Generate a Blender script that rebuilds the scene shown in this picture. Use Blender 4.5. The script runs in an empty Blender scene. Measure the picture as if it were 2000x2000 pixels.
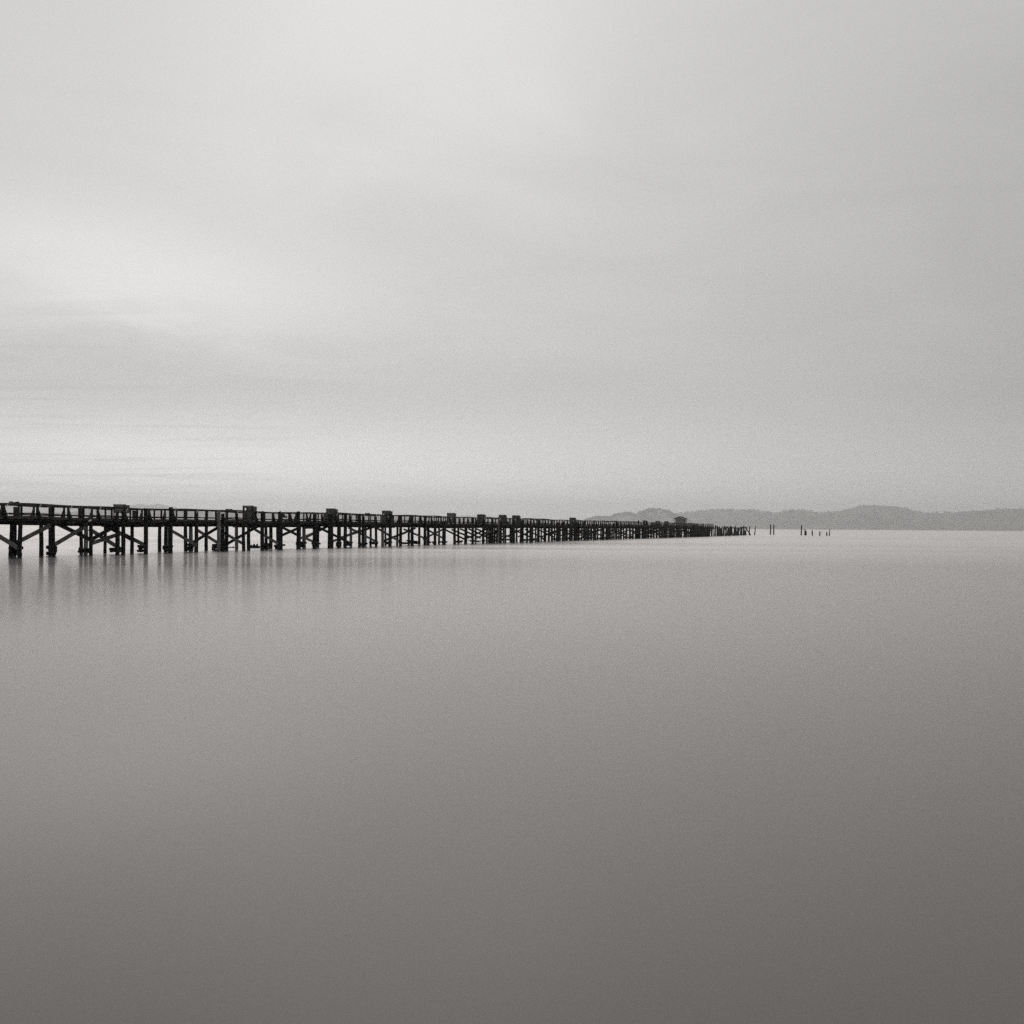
import bpy, math, random
from mathutils import Vector, noise as mnoise

random.seed(7)
S = bpy.context.scene
COL = S.collection
R = math.radians

# ------------------------------------------------------------------ camera
F = 2857.0            # focal length in units of the 2000 px wide photograph
EYE = 2.8             # camera height above the water, metres
ROLL = R(0.40)        # the photograph leans slightly
HORIZON = 1029.4      # level of the horizon in the levelled picture
cd = bpy.data.cameras.new('camera')
cam = bpy.data.objects.new('camera', cd)
COL.objects.link(cam)
cam.location = (0, 0, EYE)
cd.sensor_width = 56.0
cd.lens = 56.0 * F / 2000.0
cd.shift_y = (HORIZON - 1000.0) / 2000.0
cd.clip_start = 0.5
cd.clip_end = 60000.0
cam.rotation_mode = 'XYZ'
cam.rotation_euler = (R(90), -ROLL, 0)     # roll is about the view axis (world Y)
S.camera = cam

S.view_settings.view_transform = 'Standard'
S.view_settings.look = 'None'
S.view_settings.exposure = 0.0
S.view_settings.gamma = 1.0
S.render.engine = 'CYCLES'
S.cycles.use_denoising = False          # keep the fine grain
S.cycles.use_adaptive_sampling = True
S.cycles.adaptive_threshold = 0.03
S.cycles.adaptive_min_samples = 32
S.cycles.volume_bounces = 6
S.cycles.max_bounces = 10
S.cycles.sample_clamp_indirect = 4.0
S.render.film_transparent = False


# ------------------------------------------------------------------ node helpers
class NT:
    def __init__(self, tree):
        self.t = tree
        self.n = tree.nodes
        self.l = tree.links

    def new(self, kind, **kw):
        nd = self.n.new(kind)
        for k, v in kw.items():
            setattr(nd, k, v)
        return nd

    def put(self, sock, v):
        if isinstance(v, bpy.types.NodeSocket):
            self.l.new(v, sock)
        elif v is not None:
            sock.default_value = v

    def m(self, op, a, b=None, c=None, clamp=False):
        nd = self.new('ShaderNodeMath', operation=op)
        nd.use_clamp = clamp
        for i, v in enumerate((a, b, c)):
            if v is not None:
                self.put(nd.inputs[i], v)
        return nd.outputs[0]

    def rng(self, v, a, b, c, d, smooth=True):
        nd = self.new('ShaderNodeMapRange')
        nd.interpolation_type = 'SMOOTHSTEP' if smooth else 'LINEAR'
        self.put(nd.inputs[0], v)
        for i, q in enumerate((a, b, c, d)):
            nd.inputs[i + 1].default_value = q
        return nd.outputs[0]

    def noise(self, vec, scale, detail=4, rough=0.55, dist=0.0):
        nd = self.new('ShaderNodeTexNoise')
        self.put(nd.inputs['Vector'], vec)
        nd.inputs['Scale'].default_value = scale
        nd.inputs['Detail'].default_value = detail
        nd.inputs['Roughness'].default_value = rough
        nd.inputs['Distortion'].default_value = dist
        return nd.outputs[0]


# ------------------------------------------------------------------ sky (world)
SUN_EL, SUN_AZ = R(48), R(-22)      # the bright part of the overcast: ahead and to the left
W = bpy.data.worlds.new('World')
S.world = W
W.use_nodes = True
W.node_tree.nodes.clear()
N = NT(W.node_tree)
tc = N.new('ShaderNodeTexCoord')
d = tc.outputs['Generated']
sep = N.new('ShaderNodeSeparateXYZ')
N.l.new(d, sep.inputs[0])
dx, dy, dz = sep.outputs
sky = N.new('ShaderNodeTexSky', sky_type='NISHITA')
sky.sun_disc = False
sky.sun_elevation = SUN_EL
sky.sun_rotation = SUN_AZ
sky.air_density = 1.0
sky.dust_density = 4.0
bw = N.new('ShaderNodeRGBToBW')
N.l.new(sky.outputs[0], bw.inputs[0])


def toward(az, el):
    v = N.new('ShaderNodeVectorMath', operation='DOT_PRODUCT')
    N.l.new(d, v.inputs[0])
    v.inputs[1].default_value = (math.sin(R(az)) * math.cos(R(el)), math.cos(R(az)) * math.cos(R(el)), math.sin(R(el)))
    return v.outputs['Value']


def lobe(az, el, wide):
    """1 in the middle of a soft bright patch of cloud, 0 at `wide` degrees from it"""
    return N.rng(toward(az, el), math.cos(R(wide)), 1.0, 0.0, 1.0)


# the cloud sheet overhead: the direction met with a flat layer, so streaks crowd towards the horizon
zz = N.m('MAXIMUM', N.m('ADD', dz, 0.055), 0.02)
comb = N.new('ShaderNodeCombineXYZ')
N.l.new(N.m('DIVIDE', dx, zz), comb.inputs[0])
N.l.new(N.m('DIVIDE', dy, zz), comb.inputs[1])
mp = N.new('ShaderNodeMapping')
N.l.new(comb.outputs[0], mp.inputs['Vector'])
mp.inputs['Rotation'].default_value = (0, 0, R(14))
mp.inputs['Scale'].default_value = (0.55, 0.42, 1.0)
sheet = mp.outputs[0]
n1 = N.noise(sheet, 0.9, 4, 0.5, 0.5)
n2 = N.noise(sheet, 2.6, 5, 0.55, 0.8)
streak = N.m('ADD', N.m('MULTIPLY', N.m('SUBTRACT', n1, 0.5), 0.20), N.m('MULTIPLY', N.m('SUBTRACT', n2, 0.5), 0.08))
mp2 = N.new('ShaderNodeMapping')
N.l.new(comb.outputs[0], mp2.inputs['Vector'])
mp2.inputs['Rotation'].default_value = (0, 0, R(-8))
mp2.inputs['Scale'].default_value = (0.35, 1.5, 1.0)
n3 = N.noise(mp2.outputs[0], 1.6, 3, 0.5, 0.4)
thin = N.rng(n3, 0.50, 0.64, 0.0, -0.12)
streak = N.m('ADD', streak, N.m('MULTIPLY', thin, lobe(-15, 2.2, 8)))
az = N.m('MULTIPLY', N.m('ARCTAN2', dx, dy), 57.2958)
el = N.m('MULTIPLY', N.m('ARCSINE', dz), 57.2958)


def patch(a0, e0, wa, we, tilt=0.0):
    """a soft oval bright patch of cloud: centre, half widths and tilt in degrees"""
    a = N.m('SUBTRACT', az, a0)
    e = N.m('SUBTRACT', N.m('SUBTRACT', el, e0), N.m('MULTIPLY', a, tilt))
    a = N.m('ADD', a, N.m('MULTIPLY', N.m('SUBTRACT', n1, 0.5), wa * 0.6))
    e = N.m('ADD', e, N.m('MULTIPLY', N.m('SUBTRACT', n2, 0.5), we * 0.7))
    r = N.m('ADD', N.m('POWER', N.m('ABSOLUTE', N.m('DIVIDE', a, wa)), 2.0), N.m('POWER', N.m('ABSOLUTE', N.m('DIVIDE', e, we)), 2.0))
    return N.m('EXPONENT', N.m('MULTIPLY', r, -2.0))


base = N.rng(toward(-16, 10), math.cos(R(80)), 1.0, 0.46, 0.60)
v = N.m('ADD', base, N.m('MULTIPLY', patch(-15.5, 9.3, 13.5, 3.3, -0.10), 0.21))
v = N.m('ADD', v, N.m('MULTIPLY', patch(-5, 19.5, 16, 11, 0.1), 0.17))
v = N.m('ADD', v, N.m('MULTIPLY', patch(-12, 2.0, 20, 3.0), 0.17))
v = N.m('SUBTRACT', v, N.m('MULTIPLY', patch(-13, 5.6, 18, 2.6), 0.05))
v = N.m('SUBTRACT', v, N.m('MULTIPLY', patch(27, 4, 24, 24), 0.19))
# brighter, thinner band low over the horizon
low_band = N.rng(N.m('ABSOLUTE', dz), 0.0, 0.10, 0.44, 0.0)
v = N.m('MULTIPLY', v, N.m('ADD', 1.0, low_band))
v = N.m('MULTIPLY', v, N.m('ADD', 1.0, streak))
cc = N.new('ShaderNodeCombineColor')
N.l.new(v, cc.inputs[0])
N.l.new(N.m('MULTIPLY', v, 0.994), cc.inputs[1])
N.l.new(N.m('MULTIPLY', v, 0.984), cc.inputs[2])
# cloud (given in final brightness, hence x10 against the 0.1 strength) over a little of the open sky's own light
mix = N.new('ShaderNodeMix', data_type='RGBA')
mix.inputs[0].default_value = 0.93
gc = N.new('ShaderNodeCombineColor')
for i in range(3):
    N.l.new(N.m('MINIMUM', bw.outputs[0], 8.0), gc.inputs[i])
sc10 = N.new('ShaderNodeVectorMath', operation='SCALE')
N.l.new(cc.outputs[0], sc10.inputs[0])
sc10.inputs['Scale'].default_value = 10.0
N.l.new(gc.outputs[0], mix.inputs[6])
N.l.new(sc10.outputs[0], mix.inputs[7])
bg = N.new('ShaderNodeBackground')
bg.inputs['Strength'].default_value = 0.1
N.l.new(mix.outputs[2], bg.inputs['Color'])
wo = N.new('ShaderNodeOutputWorld')
N.l.new(bg.outputs[0], wo.inputs[0])

# ------------------------------------------------------------------ sun (veiled by cloud)
sd = bpy.data.lights.new('sun', 'SUN')
sd.energy = 0.5
sd.angle = R(20)
sd.color = (1.0, 0.985, 0.96)
sun = bpy.data.objects.new('sun', sd)
COL.objects.link(sun)
sdir = Vector((math.sin(SUN_AZ) * math.cos(SUN_EL), math.cos(SUN_AZ) * math.cos(SUN_EL), math.sin(SUN_EL)))
sun.rotation_euler = sdir.to_track_quat('Z', 'Y').to_euler()
sun.location = sdir * 200


# ------------------------------------------------------------------ materials
def material(name):
    m = bpy.data.materials.new(name)
    m.use_nodes = True
    t = NT(m.node_tree)
    p = m.node_tree.nodes['Principled BSDF']
    return m, t, p


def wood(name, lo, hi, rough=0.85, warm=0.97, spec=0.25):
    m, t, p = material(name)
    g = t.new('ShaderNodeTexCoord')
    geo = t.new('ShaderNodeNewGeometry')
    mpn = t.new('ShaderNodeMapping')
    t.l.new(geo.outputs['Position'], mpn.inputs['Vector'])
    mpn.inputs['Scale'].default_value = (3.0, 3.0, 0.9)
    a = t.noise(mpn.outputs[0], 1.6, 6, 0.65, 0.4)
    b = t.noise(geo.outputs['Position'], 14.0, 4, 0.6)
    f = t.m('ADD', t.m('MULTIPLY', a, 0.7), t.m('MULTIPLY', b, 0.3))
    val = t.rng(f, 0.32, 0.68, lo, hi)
    c = t.new('ShaderNodeCombineColor')
    t.l.new(val, c.inputs[0])
    t.l.new(t.m('MULTIPLY', val, warm), c.inputs[1])
    t.l.new(t.m('MULTIPLY', val, warm * warm), c.inputs[2])
    t.l.new(c.outputs[0], p.inputs['Base Color'])
    p.inputs['Roughness'].default_value = rough
    p.inputs['Specular IOR Level'].default_value = spec
    bp = t.new('ShaderNodeBump')
    bp.inputs['Strength'].default_value = 0.5
    bp.inputs['Distance'].default_value = 0.03
    t.l.new(f, bp.inputs['Height'])
    t.l.new(bp.outputs[0], p.inputs['Normal'])
    return m


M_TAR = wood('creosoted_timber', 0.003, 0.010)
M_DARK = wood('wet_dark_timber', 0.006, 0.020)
M_BRACE = wood('weathered_brace_timber', 0.09, 0.28)
M_GREY = wood('bleached_grey_timber', 0.10, 0.22)
M_RAIL = wood('railing_timber', 0.015, 0.050)
M_BOARD = wood('painted_plywood', 0.035, 0.13, 0.7)
M_PALEBOARD = wood('faded_plywood', 0.09, 0.20, 0.7)
M_HUT = wood('weathered_hut_boards', 0.16, 0.34, 0.8)
M_WEED = wood('weed_covered_timber', 0.003, 0.009, 0.75)

M_METAL, t_, p_ = material('galvanised_steel')
p_.inputs['Base Color'].default_value = (0.55, 0.55, 0.54, 1)
p_.inputs['Metallic'].default_value = 0.0
p_.inputs['Roughness'].default_value = 0.5
M_WIRE, t_, p_ = material('dull_fence_wire')
p_.inputs['Base Color'].default_value = (0.10, 0.10, 0.10, 1)
p_.inputs['Roughness'].default_value = 0.6

M_WATER, t, p = material('smooth_bay_water')
geo = t.new('ShaderNodeNewGeometry')
mpn = t.new('ShaderNodeMapping')
t.l.new(geo.outputs['Position'], mpn.inputs['Vector'])
mpn.inputs['Scale'].default_value = (0.005, 0.022, 1)
nn = t.noise(mpn.outputs[0], 1.0, 4, 0.5, 0.3)
M_WATER.node_tree.nodes.remove(p)
lobes = []
for lo, hi in ((0.17, 0.28), (0.125, 0.14)):
    gl = t.new('ShaderNodeBsdfAnisotropic')
    gl.distribution = 'GGX'
    gl.inputs['Color'].default_value = (1.0, 0.962, 0.942, 1)
    t.l.new(t.rng(nn, 0.3, 0.7, lo, hi), gl.inputs['Roughness'])
    lobes.append(gl)
mxs = t.new('ShaderNodeMixShader')
sxyz = t.new('ShaderNodeSeparateXYZ')
t.l.new(geo.outputs['Position'], sxyz.inputs[0])
t.l.new(t.rng(sxyz.outputs[1], 105.0, 170.0, 0.90, 0.12), mxs.inputs[0])
t.l.new(lobes[0].outputs[0], mxs.inputs[1])
t.l.new(lobes[1].outputs[0], mxs.inputs[2])
df = t.new('ShaderNodeBsdfDiffuse')
df.inputs['Color'].default_value = (0.102, 0.093, 0.088, 1)
fr = t.new('ShaderNodeFresnel')
fr.inputs['IOR'].default_value = 1.33
mxw = t.new('ShaderNodeMixShader')
t.l.new(t.m('MULTIPLY', fr.outputs[0], 0.94), mxw.inputs[0])
t.l.new(df.outputs[0], mxw.inputs[1])
t.l.new(mxs.outputs[0], mxw.inputs[2])
t.l.new(mxw.outputs[0], M_WATER.node_tree.nodes['Material Output'].inputs['Surface'])

M_HILL, t, p = material('dry_grass_hillside')
geo = t.new('ShaderNodeNewGeometry')
nn = t.noise(geo.outputs['Position'], 0.006, 6, 0.6)
val = t.rng(nn, 0.3, 0.7, 0.28, 0.36)
c = t.new('ShaderNodeCombineColor')
t.l.new(val, c.inputs[0])
t.l.new(t.m('MULTIPLY', val, 0.97), c.inputs[1])
t.l.new(t.m('MULTIPLY', val, 0.92), c.inputs[2])
t.l.new(c.outputs[0], p.inputs['Base Color'])
p.inputs['Roughness'].default_value = 0.95
p.inputs['Specular IOR Level'].default_value = 0.1

M_LEAF, t, p = material('woodland_foliage')
geo = t.new('ShaderNodeNewGeometry')
nn = t.noise(geo.outputs['Position'], 0.05, 4, 0.6)
val = t.rng(nn, 0.35, 0.65, 0.26, 0.30)
c = t.new('ShaderNodeCombineColor')
t.l.new(t.m('MULTIPLY', val, 0.98), c.inputs[0])
t.l.new(val, c.inputs[1])
t.l.new(t.m('MULTIPLY', val, 0.9), c.inputs[2])
t.l.new(c.outputs[0], p.inputs['Base Color'])
p.inputs['Roughness'].default_value = 0.9
p.inputs['Specular IOR Level'].default_value = 0.1


# ------------------------------------------------------------------ mesh helpers
class MB:
    """collects shapes in world coordinates, then links them as one mesh object"""

    def __init__(self):
        self.v = []
        self.f = []

    def poly(self, pts, faces):
        o = len(self.v)
        self.v += [tuple(q) for q in pts]
        self.f += [tuple(o + i for i in fc) for fc in faces]

    def box6(self, c8):
        self.poly(c8, [(0, 3, 2, 1), (4, 5, 6, 7), (0, 1, 5, 4), (1, 2, 6, 5), (2, 3, 7, 6), (3, 0, 4, 7)])

    def beam(self, p, q, w, h, up=(0, 0, 1)):
        """a squared timber from p to q: w wide, h deep along `up`"""
        p, q = Vector(p), Vector(q)
        ax = (q - p).normalized()
        side = ax.cross(Vector(up))
        if side.length < 1e-4:
            side = Vector((1, 0, 0))
        side.normalize()
        u = side.cross(ax).normalized()
        a, b = side * (w / 2), u * (h / 2)
        self.box6([p - a - b, p + a - b, p + a + b, p - a + b, q - a - b, q + a - b, q + a + b, q - a + b])

    def block(self, c, ax, ay, lx, ly, z0, z1):
        """an upright box on centre c with plan axes ax, ay"""
        c = Vector((c[0], c[1], 0))
        a, b = ax * (lx / 2), ay * (ly / 2)
        zl, zh = Vector((0, 0, z0)), Vector((0, 0, z1))
        self.box6([c - a - b + zl, c + a - b + zl, c + a + b + zl, c - a + b + zl,
                   c - a - b + zh, c + a - b + zh, c + a + b + zh, c - a + b + zh])

    def pile(self, p, q, r0, r1, sides=9, rings=5, seed=0, slant=0.0, wob=0.05):
        """a round driven pile, slightly crooked and tapered, with a worn top"""
        p, q = Vector(p), Vector(q)
        rnd = random.Random(seed)
        o = len(self.v)
        ph = rnd.random() * 6.28
        ax = (q - p).normalized()
        e1 = ax.cross(Vector((0, 1, 0)) if abs(ax.z) > .5 else Vector((0, 0, 1))).normalized()
        e2 = ax.cross(e1).normalized()
        for k in range(rings + 1):
            tt = k / rings
            c = p.lerp(q, tt) + (e1 * math.sin(ph + tt * 2.7) + e2 * math.cos(ph + tt * 2.1)) * wob * (tt * (1 - tt) * 2)
            r = r0 + (r1 - r0) * tt
            for i in range(sides):
                a = 6.28318 * i / sides
                rr = r * (1 + rnd.uniform(-0.06, 0.06))
                w = c + e1 * (math.cos(a) * rr) + e2 * (math.sin(a) * rr)
                if k == rings:
                    w = w + ax * (slant * math.cos(a - ph) + rnd.uniform(-0.03, 0.03))
                self.v.append((w.x, w.y, w.z))
        for k in range(rings):
            for i in range(sides):
                j = (i + 1) % sides
                self.f.append((o + k * sides + i, o + k * sides + j, o + (k + 1) * sides + j, o + (k + 1) * sides + i))
        self.f.append(tuple(o + rings * sides + i for i in range(sides)))
        self.f.append(tuple(o + i for i in reversed(range(sides))))

    def build(self, name, mat, parent=None, base=None):
        base = Vector(base) if base is not None else (Vector(parent['_base']) if parent else Vector((0, 0, 0)))
        me = bpy.data.meshes.new(name)
        me.from_pydata([(x - base.x, y - base.y, z - base.z) for x, y, z in self.v], [], self.f)
        me.materials.append(mat)
        me.update()
        ob = bpy.data.objects.new(name, me)
        COL.objects.link(ob)
        ob['_base'] = tuple(base)
        if parent is not None:
            ob.parent = parent
        else:
            ob.location = base
        return ob


def tag(o, label=None, cat=None, group=None, kind=None):
    for k, val in (('label', label), ('category', cat), ('group', group), ('kind', kind)):
        if val:
            o[k] = val
    return o


def thing(name, loc, label, cat, group=None):
    o = bpy.data.objects.new(name, None)
    COL.objects.link(o)
    o.location = loc
    o['_base'] = tuple(loc)
    o.empty_display_size = 0.5
    return tag(o, label, cat, group)


# ------------------------------------------------------------------ where things stand
CR, SR = math.cos(ROLL), math.sin(ROLL)


def level(x, y):
    """photograph pixel -> levelled pixel, relative to the principal point (x) and the horizon (y down)"""
    u, w = x - 1000.0, y - 1000.0
    return u * CR + w * SR, (w * CR - u * SR) - (HORIZON - 1000.0)


VPX = 805.0                                      # the pier runs towards this point of the horizon
TH = math.atan(VPX / F)
D = Vector((math.sin(TH), math.cos(TH), 0))      # along the pier, away from the camera
NN = Vector((math.cos(TH), -math.sin(TH), 0))    # across it, towards the camera
Y0 = F * EYE / 67.5
P0 = Vector((-1000.0 / F * Y0, Y0, 0))
WID = 3.4                                        # width of the walkway
BAY = 4.65


def s_at(x, o=0.0, y=1045.0):
    u, _ = level(x, y)
    k = u / F
    return (k * (P0.y + o * NN.y) - (P0.x + o * NN.x)) / (D.x - k * D.y)


def at(s, o, z=0.0):
    q = P0 + D * s + NN * o
    return Vector((q.x, q.y, z))


def at_px(x, y, o):
    """the point of the upright plane at offset o from the pier's near face that is seen at this pixel"""
    s = s_at(x, o, y)
    q = at(s, o)
    _, w = level(x, y)
    return Vector((q.x, q.y, EYE - w / F * q.y))


def water_px(x, y):
    """the point of the water that is seen at this pixel"""
    u, w = level(x, y)
    yy = F * EYE / w
    return Vector((u / F * yy, yy, 0))


def sag(s):
    return 0.05 * math.sin(s * 0.19 + 0.6) + 0.035 * math.sin(s * 0.47) + 0.03 * math.sin(s * 0.071 + 2)


def sway(s):
    return 0.06 * math.sin(s * 0.13) + 0.03 * math.sin(s * 0.41 + 1)


DECK, UNDER, RAILTOP = 3.33, 2.78, 4.42
S0, S1 = -24.0, s_at(1394)

# ------------------------------------------------------------------ water and hills
mb = MB()
mb.poly([(-16000, -400, 0), (16000, -400, 0), (16000, 26000, 0), (-16000, 26000, 0)], [(0, 1, 2, 3)])
tag(mb.build('water', M_WATER), kind='structure')


def ridge(name, prof, dist0, dist1, depth, seed, rough=1.0, nd=14, step=3.0, drop=0.0):
    """a line of hills: prof gives the crest as photographed, dist0..dist1 its distance at both ends"""
    xs = [q[0] for q in prof]
    nx = int((xs[-1] - xs[0]) / step) + 1
    pts, tops = [], []
    for i in range(nx + 1):
        x = xs[0] + (xs[-1] - xs[0]) * i / nx
        for (xa, ya), (xb, yb) in zip(prof, prof[1:]):
            if xa <= x <= xb:
                tt = (x - xa) / max(1e-6, xb - xa)
                y = ya + (yb - ya) * (tt * tt * (3 - 2 * tt))
                break
        Y = dist0 + (dist1 - dist0) * i / nx
        y += drop
        u, w = level(x, y)
        H = max(0.5, EYE - w / F * (Y + depth * 0.42))
        tops.append((u / F, Y, H))
    mb = MB()
    for i, (k, Y, H) in enumerate(tops):
        for j in range(nd + 1):
            tt = j / nd
            yy = Y + depth * tt
            prof_h = math.sin(min(1.0, tt / 0.42) * math.pi / 2) ** 0.85 if tt < 0.42 else math.cos((tt - 0.42) / 0.58 * math.pi / 2)
            nz = mnoise.noise(Vector((k * yy * 0.006 + seed, yy * 0.006, seed)))
            h = H * prof_h * (1 + 0.25 * nz * rough * min(1.0, abs(tt - 0.42) * 4))
            pts.append((k * yy, yy, max(h, -1.0) - (0.6 if j in (0, nd) else 0)))
    mb.v = pts
    for i in range(nx):
        for j in range(nd):
            a = i * (nd + 1) + j
            mb.f.append((a, a + nd + 1, a + nd + 2, a + 1))
    ob = mb.build(name, M_HILL)
    for pl in ob.data.polygons:
        pl.use_smooth = True
    tag(ob, kind='structure')
    return pts, nx, nd


def crown(mb, c, r, h, rnd):
    """one far tree: a ragged crown of small leaf clumps spread through its volume, on a short trunk"""
    for q in range(13):
        a, e = rnd.uniform(0, 6.28), rnd.uniform(-0.5, 1.0)
        rad = r * rnd.uniform(0.35, 0.95)
        p = Vector((c.x + math.cos(a) * rad * math.cos(e), c.y + math.sin(a) * rad * math.cos(e), c.z + h * 0.55 + h * 0.42 * math.sin(e)))
        k = r * rnd.uniform(0.32, 0.6)
        pts = [p + Vector((rnd.uniform(-1, 1), rnd.uniform(-1, 1), rnd.uniform(-0.8, 0.8))) * k for _ in range(5)]
        mb.poly(pts, [(0, 1, 2), (0, 2, 3), (0, 3, 4), (1, 2, 4), (2, 3, 4), (0, 1, 4), (1, 3, 4)])
    mb.beam(c - Vector((0, 0, 1)), c + Vector((0, 0, h * 0.6)), r * 0.2, r * 0.2, up=(0, 1, 0))


WOODS = MB()


def plant(grid, count, seed, size, crest=0.6, clump=0.45):
    pts, nx, nd = grid
    rnd = random.Random(seed)
    n = 0
    while n < count:
        i = rnd.uniform(0, nx - 0.01)
        j = rnd.gauss(nd * 0.40, 1.0) if rnd.random() < crest else rnd.uniform(0.4, nd * 0.5)
        if not 0.3 < j < nd * 0.55:
            continue
        i0, j0 = int(i), int(j)
        a = Vector(pts[i0 * (nd + 1) + j0]).lerp(Vector(pts[(i0 + 1) * (nd + 1) + j0]), i - i0)
        b = Vector(pts[i0 * (nd + 1) + j0 + 1]).lerp(Vector(pts[(i0 + 1) * (nd + 1) + j0 + 1]), i - i0)
        c = a.lerp(b, j - j0)
        if mnoise.noise(Vector((i * 0.09 + seed, j * 0.2, 1.7))) < clump - 0.5 and rnd.random() < 0.85:
            n += 0.3
            continue
        k = size * rnd.uniform(0.6, 1.35)
        crown(WOODS, c, k * 0.55, k, rnd)
        n += 1


g = ridge('hills_far', [(-700, 1012), (-300, 1003), (-60, 1000), (120, 1001), (215, 990), (255, 987), (275, 984), (290, 986.5), (308, 984), (330, 988),
                        (352, 993), (400, 998), (520, 1001), (640, 1004), (700, 1006), (860, 1008), (930, 1007), (1000, 1011), (1130, 1018), (1300, 1024)],
          20500, 21500, 2500, 3.1, 0.6, 10, 6.0)
g = ridge('hills', [(1128, 1022), (1150, 1013), (1165, 1009), (1190, 1009), (1208, 1003), (1228, 1001), (1242, 1005), (1252, 998), (1268, 994), (1290, 994),
                    (1303, 997), (1318, 1005), (1330, 1009), (1345, 1018), (1360, 1027)], 13500, 13500, 1100, 5.7, 0.8, drop=4.0)
plant(g, 900, 11, 23)
g = ridge('hills', [(1270, 1020), (1300, 1006), (1318, 1002), (1332, 1000), (1350, 998), (1368, 996), (1390, 994), (1405, 993), (1435, 993.5), (1455, 994.5),
                    (1475, 994), (1492, 997), (1512, 1000), (1530, 1003), (1560, 1010), (1600, 1020)], 14500, 14500, 1300, 9.2, 0.8, drop=2.5)
plant(g, 420, 12, 13)
g = ridge('hills', [(1470, 1018), (1500, 1004), (1520, 1000), (1540, 995), (1562, 992.5), (1582, 996), (1598, 1000), (1612, 1002), (1640, 1006),
                    (1680, 1014), (1720, 1026)], 13200, 12800, 1200, 2.4, 0.8, drop=2.5)
plant(g, 200, 13, 12)
g = ridge('hills', [(1560, 1024), (1585, 1010), (1605, 1000), (1618, 996.5), (1638, 995.5), (1655, 992), (1678, 986), (1702, 984), (1722, 985), (1745, 986.5),
                    (1765, 989), (1785, 996), (1805, 998.5), (1830, 999.5), (1856, 999.5), (1880, 996.5), (1915, 995), (1945, 992.5), (1968, 991),
                    (1990, 991.5), (2020, 991), (2120, 996), (2300, 1001), (2500, 1012)], 13500, 9000, 1500, 7.7, 0.8, drop=2.5)
plant(g, 420, 14, 12, 0.7, 0.66)
tag(WOODS.build('woods', M_LEAF), 'hazy grey woodland covering the low hills across the bay', 'woods', kind='stuff')

# ------------------------------------------------------------------ the pier
pier = thing('timber_pier', at(0, -WID / 2), 'long black timber pier on piles running across the bay towards the hills', 'pier')
rnd = random.Random(21)


def strip(mb, o0, o1, zlo, zhi, s0=S0, s1=S1, ds=1.55, wave=1.0):
    """a long member following the pier's sag, in lengths"""
    n = int((s1 - s0) / ds)
    secs = []
    for i in range(n + 1):
        s = s0 + (s1 - s0) * i / n
        k = sway(s)
        zz = sag(s) * wave
        secs.append([at(s, o0 + k, zlo + zz), at(s, o1 + k, zlo + zz), at(s, o1 + k, zhi + zz), at(s, o0 + k, zhi + zz)])
    pts = [q for sct in secs for q in sct]
    fs = []
    for i in range(n):
        a = i * 4
        for j in range(4):
            fs.append((a + j, a + (j + 1) % 4, a + 4 + (j + 1) % 4, a + 4 + j))
    fs.append((3, 2, 1, 0))
    e = n * 4
    fs.append((e, e + 1, e + 2, e + 3))
    mb.poly(pts, fs)


# deck: planks laid across, each its own board
mb = MB()
s = S0
while s < S1:
    w = 0.30 if s < 160 else 0.62
    k, zz = sway(s), sag(s)
    mb.beam(at(s, -WID - 0.05 + k + rnd.uniform(-.05, .05), DECK - 0.05 + zz), at(s, 0.05 + k + rnd.uniform(-.05, .05), DECK - 0.05 + zz), w - 0.015, 0.09)
    s += w
mb.build('deck', M_DARK, pier)
for o in (-WID + 0.1, -WID * 0.5, -0.1):
    mb = MB()
    strip(mb, o - 0.1, o + 0.1, UNDER + 0.13, DECK - 0.1)
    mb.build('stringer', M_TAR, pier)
mb = MB()
strip(mb, 0.06, 0.16, DECK - 0.22, DECK + 0.02)
mb.build('edge_board', M_RAIL, pier)

# bents: phase of the bays taken from the first braced posts
SB0 = s_at(38, 0.0) - BAY * 5
bents = []
s = SB0
while s < S1:
    if s > S0:
        bents.append(s)
    s += BAY
PARTS = 100


def spill(items, name, mat_of, parent, limit=PARTS):
    """the nearest `limit` of a kind as parts of their own, the rest as one part"""
    rest = {}
    for i, (build_fn, mat) in enumerate(items):
        if i < limit:
            mb = MB()
            build_fn(mb)
            mb.build(name, mat, parent)
        else:
            build_fn(rest.setdefault('m', MB()))
    if rest:
        tag(rest['m'].build(name, mat_of, parent), kind='stuff')


caps = []
for s in bents:
    def fn(mb, s=s, a=rnd.uniform(.15, .45), b=rnd.uniform(.1, .4)):
        k, zz = sway(s), sag(s)
        mb.beam(at(s, -WID - a + k, UNDER - 0.02 + zz), at(s, b + k, UNDER - 0.02 + zz), 0.3, 0.3)
    caps.append((fn, M_TAR))
spill(caps, 'cap_beam', M_TAR, pier)

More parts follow.
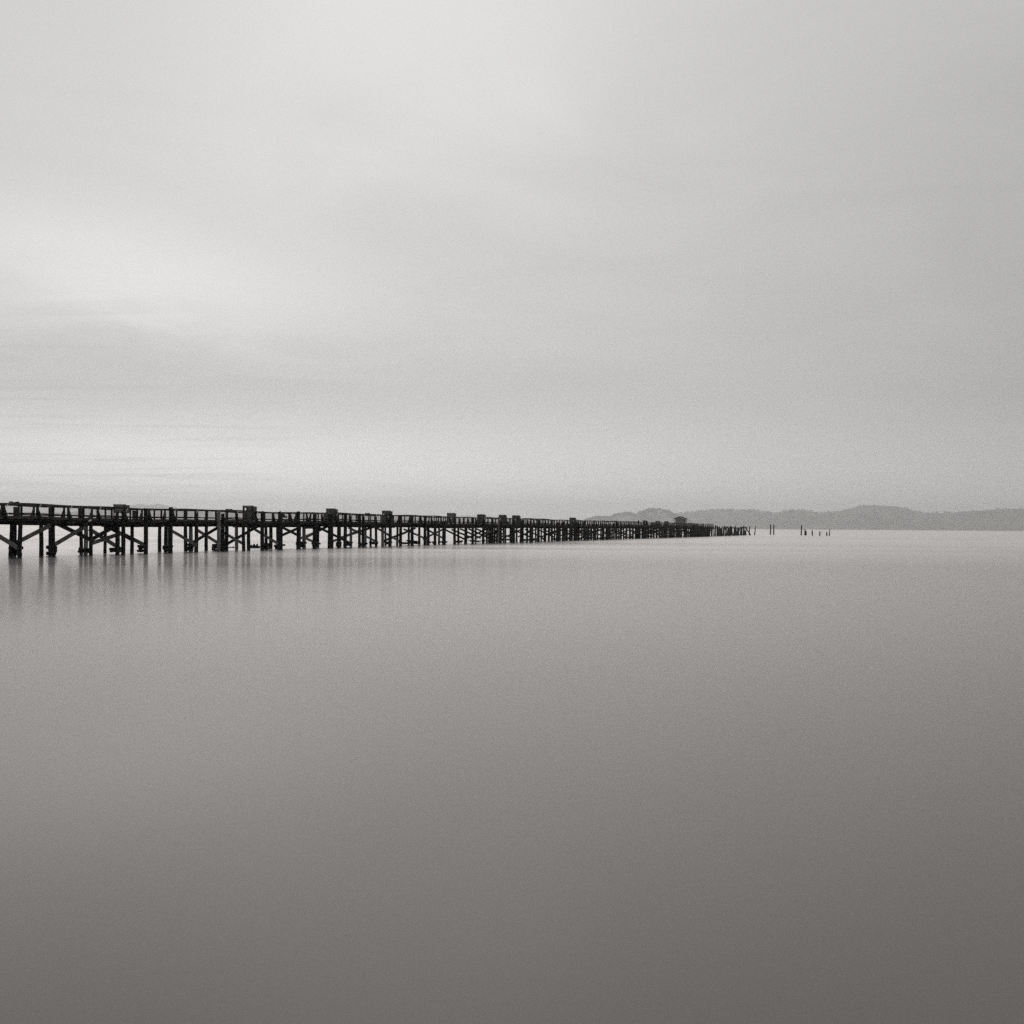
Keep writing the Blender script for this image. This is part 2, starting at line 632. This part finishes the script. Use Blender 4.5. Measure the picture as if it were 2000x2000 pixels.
# piles under the deck: (pixel, row across the pier, radius, material)
BACK, MID, FRONT = -WID + 0.1, -WID / 2, -0.1
seen = [(-52, MID, .17, 0), (-20, FRONT, .17, 0), (22, MID, .19, 0), (28, BACK, .17, 0), (39, FRONT, .19, 0), (79.5, MID, .19, 0), (97, BACK, .21, 0), (102, MID, .2, 0),
        (156, BACK, .17, 0), (166, MID, .2, 1), (175.5, FRONT, .18, 0), (205, BACK, .16, 0), (229, FRONT, .17, 0), (258, MID, .18, 0),
        (312, BACK, .19, 0), (323.5, MID, .16, 0), (328.5, BACK, .14, 1), (363, BACK, .20, 0), (373, MID, .22, 1), (384, FRONT, .20, 0),
        (404, BACK, .2, 0), (443, MID, .22, 0), (461, BACK, .2, 1), (475.5, FRONT, .19, 0), (485, MID, .21, 0), (518.5, MID, .19, 0),
        (528, BACK, .22, 0), (541, BACK, .21, 0), (548, FRONT, .25, 0), (583, FRONT, .26, 0), (592, MID, .23, 1), (621, BACK, .2, 0),
        (662, MID, .28, 0), (686, BACK, .2, 1), (714, BACK, .19, 1), (724, BACK, .17, 0), (735, FRONT, .19, 0), (747, MID, .22, 1), (752, BACK, .15, 0),
        (776, BACK, .18, 0), (797, BACK, .18, 0), (818, BACK, .2, 0), (835, MID, .24, 0), (857, BACK, .18, 0), (866, MID, .2, 0), (896, BACK, .2, 0),
        (910, FRONT, .27, 0), (928.5, BACK, .18, 1), (951, BACK, .19, 0), (966, MID, .2, 0)]
plist = [(s_at(x, o), o, r, g) for x, o, r, g in seen]
s_gen = s_at(978)
s = s_gen
while s < S1 + 2:
    for o in (BACK, MID, FRONT):
        if rnd.random() < (0.9, 0.55, 0.95)[(BACK, MID, FRONT).index(o)]:
            plist.append((s + rnd.uniform(-.5, .5), o + rnd.uniform(-.15, .15), rnd.uniform(.16, .22), 1 if rnd.random() < .12 else 0))
        if rnd.random() < 0.10 + 0.35 * (s > 330):
            plist.append((s + rnd.uniform(-2, 2), o + rnd.uniform(-.3, .3), rnd.uniform(.14, .2), 0))
    s += BAY * 0.94
plist.sort()
items = []
for n, (s, o, r, g) in enumerate(plist):
    lean = rnd.uniform(-.10, .10)

    def fn(mb, s=s, o=o, r=r, lean=lean, n=n):
        mb.pile(at(s + rnd.uniform(-.06, .06) - lean, o + sway(s) - lean * .3, -1.2), at(s, o + sway(s), UNDER + 0.14 + sag(s)), r * 1.04, r * .93, seed=n)
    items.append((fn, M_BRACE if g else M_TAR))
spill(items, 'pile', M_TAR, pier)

# diagonal braces: both ends as seen, left end on the back row unless the brace rises to the right
seen_br = [(-32, 1029, 40, 1073, 1), (28, 1062, 98, 1026, 1), (112, 1023, 176, 1054, 0), (106, 1064, 165, 1029, 1), (174, 1033, 238, 1074, 1),
           (178, 1054, 224, 1028, 0), (176, 1062, 242, 1040, 1), (205, 1026, 262, 1056, 0), (238, 1042, 287, 1067, 1), (334, 1036, 384, 1065, 1),
           (372, 1062, 426, 1030, 0), (383, 1034, 428, 1062, 1), (434, 1039, 478, 1064, 1), (444, 1062, 503, 1028, 0), (488, 1028, 546, 1064, 1),
           (549, 1046, 584, 1031, 0), (551, 1030, 587, 1048, 0), (588, 1051, 616, 1040, 1), (594, 1050, 618, 1061, 1), (598, 1049, 643, 1026, 0),
           (622, 1030, 684, 1061, 0), (648, 1058, 702, 1036, 1), (680, 1030, 737, 1059, 1), (666, 1050, 736, 1027, 0), (732, 1029, 781, 1058, 1),
           (750, 1056, 792, 1040, 0)]
items = []
for (x0, y0, x1, y1, g) in seen_br:
    def fn(mb, x0=x0, y0=y0, x1=x1, y1=y1):
        a = at_px(x0, y0, BACK - 0.1)
        b = at_px(x1, y1, FRONT + 0.12)
        mb.beam(a, b, 0.09, 0.36 if x0 < 300 else 0.31)
    items.append((fn, M_BRACE if g else M_DARK))
for s in bents:
    if s < s_at(772):
        continue
    for up in (0, 1):
        if rnd.random() < 0.35:
            continue
        zl, zh = rnd.uniform(.7, 1.1), rnd.uniform(2.3, 2.6)
        if up:
            zl, zh = zh, zl
        e = 0.24 if up else -0.24

        def fn(mb, s=s, e=e, zl=zl, zh=zh, j=rnd.uniform(-.4, .4)):
            mb.beam(at(s + e, BACK - .25, zl), at(s + e + j, FRONT + .25, zh), 0.09, 0.28)
        items.append((fn, M_BRACE if rnd.random() < .65 else M_DARK))
spill(items, 'cross_brace', M_DARK, pier)

def rubble(mb, ctr, ln, z0, z1):
    """old cross timbers stacked around the piles, rough and uneven"""
    n = 3 if z1 - z0 > .5 else 2
    h = (z1 - z0) / n
    for q in range(n):
        l2 = ln * (1.0 if q == n - 1 else rnd.uniform(.62, .98)) / 2
        sh = NN * rnd.uniform(-.08, .08) * ln
        zc = z0 + h * (q + .5)
        d0 = D * rnd.uniform(-.12, .12)
        mb.pile(ctr - NN * l2 + sh + d0 + Vector((0, 0, zc + rnd.uniform(-.05, .05))), ctr + NN * l2 + sh - d0 + Vector((0, 0, zc + rnd.uniform(-.05, .05))), h * .62, h * .56, 8, 5, seed=rnd.randrange(9999), wob=.12)
        mb.block(ctr + sh * 2 + NN * rnd.uniform(-.5, .5) * l2 + D * .1, NN, D, l2 * rnd.uniform(.5, 1.0), .4, zc - h * .55, zc + h * rnd.uniform(.4, .62))


# low beams just above the water, old and weed covered: (x0, x1, y0, y1)
seen_low = [(17, 44, 1067, 1084), (90, 113, 1067, 1084), (152, 179, 1071, 1079), (211, 240, 1070, 1078), (268, 288, 1065, 1077), (317, 337, 1066, 1077),
            (362, 379, 1063, 1075), (413, 430, 1064, 1076), (430, 447, 1062, 1068), (510, 530, 1061, 1071), (534, 556, 1063, 1073), (577, 597, 1058, 1068),
            (609, 626, 1061, 1067), (656, 667, 1060, 1067), (670, 689, 1059, 1066), (698, 717, 1060, 1066), (721, 739, 1058, 1063), (751, 766, 1058, 1063),
            (779, 788, 1059, 1063), (793, 808, 1055, 1062)]
items = []
for (x0, x1, y0, y1) in seen_low:
    def fn(mb, x0=x0, x1=x1, y0=y0, y1=y1):
        o = -1.35
        a, b = at_px(x0, y0, o), at_px(x1, y1, o)
        ctr = at(s_at((x0 + x1) / 2, o), o)
        ln = (x1 - x0) / (F / ctr.y) * 1.04
        z0, z1 = max(0.06, b.z), a.z
        rubble(mb, ctr, ln, z0, z1)
    items.append((fn, M_WEED))
for s in bents:
    if s < s_at(800):
        continue

    def fn(mb, s=s, L=rnd.uniform(.5, 1.5), o=rnd.uniform(-2.4, -1.0), z=rnd.uniform(.1, .35), h=rnd.uniform(.25, .5)):
        rubble(mb, at(s, o), L, z, z + h)
    items.append((fn, M_WEED))
spill(items, 'low_beam', M_WEED, pier)
mb = MB()
mb.beam(at_px(597, 1031, 0.3), at_px(613, 1031, 0.3), 0.16, 0.22)
mb.build('side_timber', M_DARK, pier)


# railings
def railing(o, out, s_knee, n_posts, n_mesh):
    """out: +1 the outer side is towards the camera, -1 away from it"""
    rl = MB()
    strip(rl, o - 0.07, o + 0.07, RAILTOP - 0.05, RAILTOP)
    strip(rl, o - 0.025 + out * .03, o + 0.025 + out * .03, RAILTOP - 0.17, RAILTOP - 0.052)
    rail = rl.build('railing', M_RAIL, pier)
    cb = MB()
    strip(cb, o - 0.06, o + 0.06, DECK + 0.17, DECK + 0.27)
    cb.build('curb_rail', M_DARK, rail)
    posts, knees, meshes, brk = [], [], [], []
    s = s_knee
    while s > S0 + 1:
        s -= BAY
    while s < S1 - 1:
        far = s > 190

        def knee(mb, s=s, far=far):
            k, zz = sway(s), sag(s)
            q = o + k
            w = .07
            z0, z1 = DECK - .28 + zz, RAILTOP - .06 + zz
            a, b = s - w, s + w
            prof = [(q - .06 * out, z0), (q + .40 * out, z0), (q + .37 * out, DECK + .02 + zz), (q + .10 * out, z1 - .30), (q + .09 * out, z1), (q - .06 * out, z1)]
            pts = [at(a, oo, z) for oo, z in prof] + [at(b, oo, z) for oo, z in prof]
            m_ = len(prof)
            fs = [tuple(range(m_)), tuple(reversed(range(m_, 2 * m_)))] + [(i, i + m_, (i + 1) % m_ + m_, (i + 1) % m_) for i in range(m_)]
            mb.poly(pts, fs)
        knees.append((knee, M_DARK))

        def post(mb, s=s + BAY * .52):
            k, zz = sway(s), sag(s)
            mb.beam(at(s, o + k, DECK - .3 + zz), at(s, o + k, RAILTOP - .05 + zz), .13, .15, up=D)
        posts.append((post, M_DARK))
        if s < 330:
            def bracket(mb, s=s):
                k, zz = sway(s), sag(s)
                q = o + k + out * .13
                mb.beam(at(s + .06, q, RAILTOP - .40 + zz), at(s + .34, q + out * .05, RAILTOP - .07 + zz), *((.045, .045) if s < 80 else (.08, .08)))
            brk.append((bracket, M_METAL))
        if s < 200:
            def wire(mb, s=s):
                fine = .12 if s < 90 else .2
                t_ = .002 if s < 90 else .003
                q = o - .03 * out
                n = int(BAY / fine)
                for i in range(n):
                    ss = s + .08 + i * fine
                    k, zz = sway(ss), sag(ss)
                    mb.beam(at(ss, q + k, DECK + .02 + zz), at(ss, q + k, RAILTOP - .06 + zz), t_ * 2, t_ * 2, up=D)
                nz = int((RAILTOP - DECK - .1) / fine)
                for j in range(nz):
                    z = DECK + .05 + j * fine
                    mb.beam(at(s + .08, q + sway(s), z + sag(s)), at(s + BAY - .08, q + sway(s + BAY), z + sag(s + BAY)), t_ * 2, t_ * 2)
            meshes.append((wire, M_WIRE))
        s += BAY
    spill(knees, 'braced_post', M_DARK, rail, n_posts)
    spill(posts, 'rail_post', M_DARK, rail, n_posts)
    spill(brk, 'rail_bracket', M_METAL, rail, 48)
    spill(meshes, 'wire_mesh', M_WIRE, rail, n_mesh)


railing(0.02, 1, s_at(73, 0.1, 1000), 50, 50)
railing(-WID - 0.02, -1, s_at(64, -WID - .1, 1000), 50, 50)


# ------------------------------------------------------------------ windbreaks on the deck
def windbreak(x0, x1, ytop, label, mat=M_BOARD, hole=None, near=True, low=DECK + .02, deep=1.25, shoulder=0):
    oa = -0.16 if near else -WID + deep + 0.2      # offset of the side towards the camera
    ob_ = oa - deep
    s0 = s_at(x0, ob_, 1005)
    ln = max(.7, s_at(x1, oa, 1005) - s0)
    top = at_px(x0 + 2, ytop, ob_).z
    t = thing('windbreak', at(s0 + ln / 2, (oa + ob_) / 2, DECK + sag(s0)), label, 'windbreak', 'plank windbreaks on the pier deck')
    th = .05
    # end panel, across the deck, facing the camera
    mb = MB()
    if hole:
        u0, u1, v0, v1 = hole
        bands = [(0, 1, 0, v0), (0, 1, v1, 1), (0, u0, v0, v1), (u1, 1, v0, v1)]
    else:
        bands = [(0, 1, 0, 1)]
    for (a, b, c, e) in bands:
        mb.beam(at(s0, ob_ + deep * (a + b) / 2, low + (top - low) * c), at(s0, ob_ + deep * (a + b) / 2, low + (top - low) * e), deep * (b - a), th, up=D)
    mb.build('end_panel', mat, t)
    mb = MB()
    hgt = top - rnd.uniform(.0, .06)
    mb.beam(at(s0 + th, oa + .03, (low + hgt) / 2), at(s0 + ln, oa + .03, (low + hgt) / 2), th, hgt - low)
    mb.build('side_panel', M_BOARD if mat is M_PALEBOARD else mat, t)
    mb = MB()
    mb.beam(at(s0 + ln - th, ob_ + deep / 2, low), at(s0 + ln - th, ob_ + deep / 2, top - .02), deep - .04, th, up=D)
    mb.build('end_panel', mat, t)
    for (ss, oo) in ((s0 - .06, ob_ + .06), (s0 - .06, oa - .06)):
        mb = MB()
        mb.beam(at(ss, oo, DECK + sag(s0) - .01), at(ss, oo, top + .03), .09, .07, up=D)
        mb.build('post', M_DARK, t)
    mb = MB()
    mb.beam(at(s0 - .03, ob_ - .04, top + .035), at(s0 - .03, oa + .06, top + .035), .12, .05)
    mb.build('top_rail', M_DARK, t)
    if shoulder:
        mb = MB()
        mb.block(at(s0 - .4, ob_ + .25), NN, D, .75, .6, low, top - .5)
        mb.build('bench_box', mat, t)
    return t


windbreak(222, 241, 986, 'pale plank windbreak nearest the left edge, behind the railing above two tall piles', M_PALEBOARD, near=False, low=DECK + .55)
windbreak(474, 500.5, 988.5, 'black windbreak box with a square hole cut in its top corner', M_BOARD, hole=(.18, .52, .70, .87))
windbreak(637, 659, 994, 'windbreak with a lower box on its left side, above the thickest fender pile', M_BOARD, shoulder=1)
windbreak(746, 766, 998, 'dark windbreak right of the stepped one, a small round gap at its rail', M_BOARD, hole=(.12, .34, .60, .72))
windbreak(873, 889.5, 1002.5, 'greyish windbreak with a light slot, first one right of the longest open stretch of railing', M_PALEBOARD, hole=(.3, .5, .78, .9))
windbreak(932, 948, 1005, 'windbreak left of the closely spaced pair, standing alone beside a pale pile', M_BOARD, hole=(.2, .45, .74, .86))
windbreak(974, 988.5, 1006, 'left one of two windbreaks standing close together midway along the pier', M_BOARD)
windbreak(1000, 1016, 1007, 'right one of two windbreaks standing close together midway along the pier', M_BOARD, hole=(.7, .86, .66, .8))
windbreak(1112, 1122, 1011.5, 'small lone windbreak just left of where the wooded hill begins behind the pier', M_BOARD)
windbreak(1255, 1263, 1017, 'small windbreak in front of the round wooded knoll, third before the hut', M_BOARD, hole=(.3, .7, .6, .8))
windbreak(1280, 1287, 1018, 'small windbreak second before the gabled hut', M_BOARD)
windbreak(1297, 1306, 1018.5, 'low windbreak next to the gabled hut', M_BOARD)

# small flat boards fixed on the railing
for x, lab in ((26, 'small dark bait board on the railing at the far left end'), (448, 'small dark bait board on the railing left of the windbreak with a hole'),
               (718, 'small dark bait board on the railing just left of the fourth windbreak')):
    s = s_at(x, 0, 985)
    mb = MB()
    b = at(s, 0.02 + sway(s), RAILTOP + sag(s))
    mb.block(b, D, NN, .95, .34, b.z + .001, b.z + .05)
    mb.block(b + D * .46, D, NN, .04, .34, b.z + .05, b.z + .10)
    mb.block(b - D * .46, D, NN, .04, .34, b.z + .05, b.z + .10)
    tag(mb.build('bait_board', M_DARK, base=b), lab, 'bait board', 'bait boards on the railing')

# bins on the deck beside the railing
for x, o, hh, lab in ((29.5, -.75, .72, 'slim dark bin standing behind the railing at the left end of the pier'), (98.5, -.7, .9, 'square dark bin behind the railing, second from the left edge'),
                 (157.5, -.7, .9, 'square dark bin behind the railing, third from the left edge'), (262, -.75, .85, 'dark bin with crossed slats behind the railing right of the pale windbreak')):
    s = s_at(x, o, 1000)
    b = at(s, o + sway(s), DECK + sag(s) - .005)
    t = thing('deck_bin', b, lab, 'bin', 'bins on the pier deck')
    mb = MB()
    mb.block(b, D, NN, .34, .24, b.z + .01, b.z + hh)
    mb.build('body', M_DARK, t)
    mb = MB()
    mb.block(b, D, NN, .40, .3, b.z + hh, b.z + hh + .05)
    mb.build('lid', M_BRACE, t)

# ------------------------------------------------------------------ hut near the end of the pier
s = s_at(1318, -WID, 1020)
hb = at(s + 1.6, -WID / 2, DECK + sag(s))
hut = thing('pier_hut', hb, 'small gabled hut on the deck near the far end of the pier', 'hut')
zb, ze, za = hb.z, 5.62, 6.35
oL, oR = -WID + .1, -.25
mb = MB()
mb.block(at(s, (oL + oR) / 2), NN, D, oR - oL - .3, .08, zb, ze - .03)
mb.block(at(s + 2.4, (oL + oR) / 2), NN, D, oR - oL - .3, .08, zb, ze - .03)
mb.block(at(s + 1.2, oL + .2), D, NN, 2.3, .08, zb, ze - .03)
mb.block(at(s + 1.2, oR - .62), D, NN, 2.3, .08, zb, ze - .03)
mb.build('wall', M_HUT, hut)
for ss in (s - .3, s + 2.7):
    for oo in (oL - .05, oR + .08):
        mb = MB()
        mb.beam(at(ss, oo, zb), at(ss, oo, ze + .05), .14, .14, up=D)
        mb.build('post', M_DARK, hut)
mb = MB()
om = (oL + oR) / 2
hw = (oR - oL) / 2 + .36
for sg in (-1, 1):
    a0, b0 = om + sg * hw, om
    pts = []
    for ss in (s - .5, s + 2.9):
        pts += [at(ss, a0, ze), at(ss, b0, za), at(ss, b0, za + .2), at(ss, a0, ze + .2)]
    mb.poly(pts, [(0, 1, 2, 3), (7, 6, 5, 4), (0, 4, 5, 1), (1, 5, 6, 2), (2, 6, 7, 3), (3, 7, 4, 0)])
mb.build('roof', M_TAR, hut)
mb = MB()
mb.beam(at(s - .3, oL - .05, ze + .06), at(s - .3, oR + .08, ze + .06), .1, .12)
mb.build('tie_beam', M_DARK, hut)
mb = MB()
for ss in (s - .05, s + 2.37):
    q0, q1, q2 = at(ss, om - hw * .62, ze + .02), at(ss, om + hw * .5, ze + .02), at(ss, om, za - .27)
    th = D * .07
    mb.poly([q0, q1, q2, q0 + th, q1 + th, q2 + th], [(0, 1, 2), (5, 4, 3), (0, 3, 4, 1), (1, 4, 5, 2), (2, 5, 3, 0)])
mb.build('gable_panel', M_BRACE, hut)

# ------------------------------------------------------------------ tall fender piles in front of the pier
# (pixel at the deck, pixel of the top, radius, material, label)
P_TALL = 'tall fender piles standing along the near side of the pier'
tall = [(229, 999, .16, 0, 'left, slimmer one of two tall fender piles below the pale windbreak'),
        (241, 998, .20, 0, 'right, thicker one of two tall fender piles below the pale windbreak'),
        (284.5, 993, .21, 0, 'black fender pile between the bin with crossed slats and the taller pile'),
        (333.5, 991, .21, 0, 'black fender pile standing just above the railing, tallest on the left half'),
        (427, 997, .20, 2, 'bleached grey fender pile beside a shorter black one'),
        (435, 1003, .21, 0, 'short black fender pile right beside the bleached grey one'),
        (512.5, 999, .22, 0, 'black fender pile right of the windbreak with a hole'),
        (545.5, 999, .17, 0, 'slim fender pile in front of the tangle of broken timbers'),
        (582.5, 999, .22, 0, 'black fender pile midway between the holed and the stepped windbreaks'),
        (614.5, 1003, .25, 0, 'black fender pile just left of the stepped windbreak'),
        (645.5, 1003, .36, 0, 'thickest fender pile, black, right under the stepped windbreak'),
        (674.5, 1003, .23, 0, 'black fender pile next right of the thickest one'),
        (702.5, 1004, .19, 0, 'taller left one of a pair of fender piles left of the fourth windbreak'),
        (709.5, 1009, .2, 0, 'shorter right one of a pair of fender piles left of the fourth windbreak'),
        (762, 1005, .24, 0, 'black fender pile against the right side of the fourth windbreak'),
        (782.5, 1006, .22, 0, 'black fender pile next right of the fourth windbreak')]
far_tall = [(805, 1007), (830, 1011), (850, 1018), (868, 1018), (888, 1012), (923.5, 1011), (944, 1018), (961.5, 1012), (973.5, 1010), (978, 1019),
            (1003, 1014), (1021, 1016), (1036, 1018), (1052, 1015), (1078, 1016), (1090, 1020), (1101, 1019), (1126, 1020), (1142, 1018), (1160, 1017), (1177, 1022),
            (1204, 1017), (1213, 1021), (1230, 1022), (1247, 1016), (1258, 1024), (1271, 1024), (1283, 1023), (1299, 1024), (1310, 1025), (1327, 1026), (1339, 1026),
            (1357, 1024), (1371, 1027)]
pale_far = {973.5}
for x, y in far_tall:
    if x == 973.5:
        lab = 'slim bleached fender pile at the left edge of the close pair of windbreaks'
        tall.append((x, y, .16, 2, lab))
    elif x == 1247:
        tall.append((x, y, .19, 0, 'slim fender pile sticking up above the railing left of the last three windbreaks'))
    elif x < 975:
        tall.append((x, y, .22, 0, 'black fender pile between the fourth windbreak and the close pair'))
    elif x < 1115:
        tall.append((x, y, .22, 0, 'black fender pile between the close pair of windbreaks and the small lone one'))
    elif x < 1250:
        tall.append((x, y, .22, 0, 'black fender pile between the small lone windbreak and the last three'))
    else:
        tall.append((x, y, .2, 0, 'black fender pile in the densest far stretch around the hut'))
for n, (x, y, r, g, lab) in enumerate(tall):
    o = .62 + rnd.uniform(-.03, .12)
    top = at_px(x, y, o)
    s = s_at(x, o, 1040)
    b = at(s, o, 0)
    mb = MB()
    mb.pile(b + Vector((-.02, 0, -1.3)) + D * rnd.uniform(-.05, .05), top, r * 1.05, r * .92, 10, 6, seed=500 + n, slant=rnd.choice((0, 0, .05, .09)))
    tag(mb.build('fender_pile', (M_TAR, M_DARK, M_GREY)[g], base=b), lab, 'fender pile', P_TALL)

# broken planks hanging at the deck edge
t = thing('broken_timber', at_px(168, 1005, .5), 'broken timber sticking out over the deck edge above three close piles', 'timber')
mb = MB()
mb.beam(at_px(169, 1016, .45), at_px(182, 1007, .45), .12, .22)
mb.beam(at_px(166, 1014, .42), at_px(168, 1028, .42), .1, .1)
mb.build('plank', M_DARK, t)
mb = MB()
mb.beam(at_px(173, 1017.5, .56), at_px(178, 1015.5, .56), .06, .14)
mb.build('metal_plate', M_METAL, t)
t = thing('broken_timber', at_px(545, 1020, .5), 'tangle of broken boards at the rail right of the windbreak with a hole', 'timber')
for (a, b, c, e) in ((548, 1003, 556, 1007), (550, 1009, 560, 1010), (546, 1013, 562, 1018), (541, 1018, 551, 1012)):
    mb = MB()
    mb.beam(at_px(a, b, .4), at_px(c, e, .34), .09, .2)
    mb.build('board', M_DARK, t)

# a stump and a drifting log seen through the piles
for n, (x, y, w, h, lab) in enumerate(((495, 1070.5, 1.5, .5, 'ragged black stump in the water under the pier below the windbreak with a hole'),
                                       (452, 1070, .65, .16, 'small low black log on the water under the pier'))):
    q = water_px(x, y)
    mb = MB()
    mb.block(q, NN, D, w, .5, -.3, h * .55)
    for k in range(4):
        mb.pile(q + NN * rnd.uniform(-w * .4, w * .45) + Vector((0, 0, -.2)), q + NN * rnd.uniform(-w * .4, w * .45) + Vector((0, 0, h * rnd.uniform(.7, 1.2))), w * .11, w * .08, 7, 2, seed=900 + k + n * 9)
    tag(mb.build('driftwood_stump', M_WEED, base=q), lab, 'driftwood')

# ------------------------------------------------------------------ ruined end of the pier: bare leaning piles
ruin = [(1396.5, 1397, 1026.5), (1399.5, 1400.3, 1027), (1403, 1404, 1028.5), (1405.5, 1408, 1030), (1407.5, 1409, 1028), (1411, 1413.5, 1027), (1413, 1413.8, 1029),
        (1415.5, 1417, 1031), (1417.5, 1418, 1031), (1419, 1418, 1032), (1421.5, 1422, 1031), (1424, 1424.5, 1030), (1427, 1424.5, 1027.5), (1429.5, 1428.5, 1027),
        (1431, 1430, 1029), (1435, 1435.3, 1027), (1437, 1436.5, 1029), (1439, 1442, 1030), (1445, 1446, 1031), (1448, 1448.5, 1030), (1450.5, 1451.5, 1026.5),
        (1453, 1453, 1031), (1456, 1454, 1030), (1459.5, 1456, 1030), (1462.5, 1463.2, 1028), (1468.5, 1463, 1029), (1472.8, 1474.2, 1026.5)]
for k in range(26):
    xb = rnd.uniform(1395, 1458)
    ruin.insert(rnd.randrange(2, 22), (xb, xb + rnd.uniform(-1.2, 1.8), rnd.uniform(1028.5, 1033)))
NR = len(ruin)
for n, (xb, xt, yt) in enumerate(ruin):
    o = (FRONT, BACK, MID)[n % 3] + rnd.uniform(-.4, .4)
    if n >= NR - 3:
        o = FRONT
    s = s_at(xb, o, 1045)
    b = at(s, o)
    tp = at_px(xt, yt, o)
    tp.y = b.y + rnd.uniform(-.3, .3)
    mb = MB()
    mb.pile(b + Vector((0, 0, -1)), tp, .27, .21 if n < NR - 1 else .14, 8, 4, seed=700 + n, slant=.12)
    if n == NR - 1:
        lab = 'last pile of the ruined row, leaning right with a pointed top, gap on both sides'
    elif n == NR - 2:
        lab = 'pile leaning far over to the left at the end of the ruined row'
    elif n == NR - 3:
        lab = 'upright pile crossed at its top by the one that leans far over'
    elif xb < 1425:
        lab = 'old black pile in the near half of the ruined row past the deck'
    else:
        lab = 'old black pile in the outer half of the ruined row past the deck'
    tag(mb.build('ruined_pile', M_DARK, base=b), lab, 'pile', 'bare leaning piles past the end of the pier')
for (x0, y0, x1, y1, lab) in ((1404, 1031.5, 1401, 1032, 'stub of beam on the piles at the broken edge of the deck'), (1416, 1031, 1424, 1030.5, 'left cross beam still lying on the ruined piles'),
                              (1430, 1031.5, 1436, 1031, 'middle cross beam still joining two ruined piles'), (1445, 1030.5, 1458, 1030.3, 'right, longest cross beam still lying on the ruined piles')):
    a, b = at_px(x0, y0, MID), at_px(x1, y1, MID)
    mb = MB()
    mb.beam(a, b, .26, .28)
    mb.beam(a + Vector((0, 0, .2)), a.lerp(b, .55) + Vector((0, 0, .26)), .18, .14)
    tag(mb.build('loose_beam', M_DARK, base=Vector((a.x, a.y, a.z))), lab, 'beam', 'beams left on the ruined piles')

# free standing piles beyond
free = [(1504.4, 1505, 1024.5, 1044.1, 'left one of two tall matching piles standing alone in open water'),
        (1510.8, 1511.3, 1024.5, 1044.1, 'right one of two tall matching piles standing alone in open water'),
        (1564.4, 1565.3, 1026.2, 1045.3, 'single tall straight pile left of the short stumps'),
        (1572, 1572.2, 1033.4, 1045.5, 'taller left half of a double stump beside the single tall pile'),
        (1574.2, 1574.2, 1037, 1045.5, 'shorter right half of a double stump beside the single tall pile'),
        (1586.8, 1585.8, 1036, 1046, 'stump leaning left, right of the double stump'),
        (1600.5, 1601.3, 1038, 1046.2, 'lone short stump with a slanted top between two gaps'),
        (1614.7, 1614.6, 1039.3, 1046.3, 'shortest stump, just left of the outermost pointed pile'),
        (1619.4, 1620.5, 1033.6, 1046.3, 'outermost pile, pointed and leaning slightly right')]
for n, (xb, xt, yt, yb, lab) in enumerate(free):
    b = water_px(xb, yb)
    u, w = level(xt, yt)
    tp = Vector((u / F * b.y, b.y, EYE - w / F * b.y))
    mb = MB()
    mb.pile(b + Vector((0, 0, -1)), tp, .31, .14 if n == 8 else .25, 9, 5, seed=800 + n, slant=.14 if n > 4 else .06)
    tag(mb.build('standing_pile', M_TAR, base=b), lab, 'pile', 'piles standing alone in the water past the pier')

# ------------------------------------------------------------------ haze
mb = MB()
x0, x1, y0, y1, z0, z1 = -16500, 16500, -500, 26500, -2.5, 420
mb.poly([(x0, y0, z0), (x1, y0, z0), (x1, y1, z0), (x0, y1, z0), (x0, y0, z1), (x1, y0, z1), (x1, y1, z1), (x0, y1, z1)],
        [(0, 3, 2, 1), (4, 5, 6, 7), (0, 1, 5, 4), (1, 2, 6, 5), (2, 3, 7, 6), (3, 0, 4, 7)])
mh = bpy.data.materials.new('sea_haze')
mh.use_nodes = True
mh.node_tree.nodes.clear()
T = NT(mh.node_tree)
pv = T.new('ShaderNodeVolumePrincipled')
pv.inputs['Color'].default_value = (1.0, 0.995, 0.99, 1)
pv.inputs['Density'].default_value = 0.00007
pv.inputs['Anisotropy'].default_value = 0.78
mo = T.new('ShaderNodeOutputMaterial')
T.l.new(pv.outputs[0], mo.inputs['Volume'])
tag(mb.build('haze', mh), kind='stuff')

for o in S.objects:
    if '_base' in o:
        del o['_base']
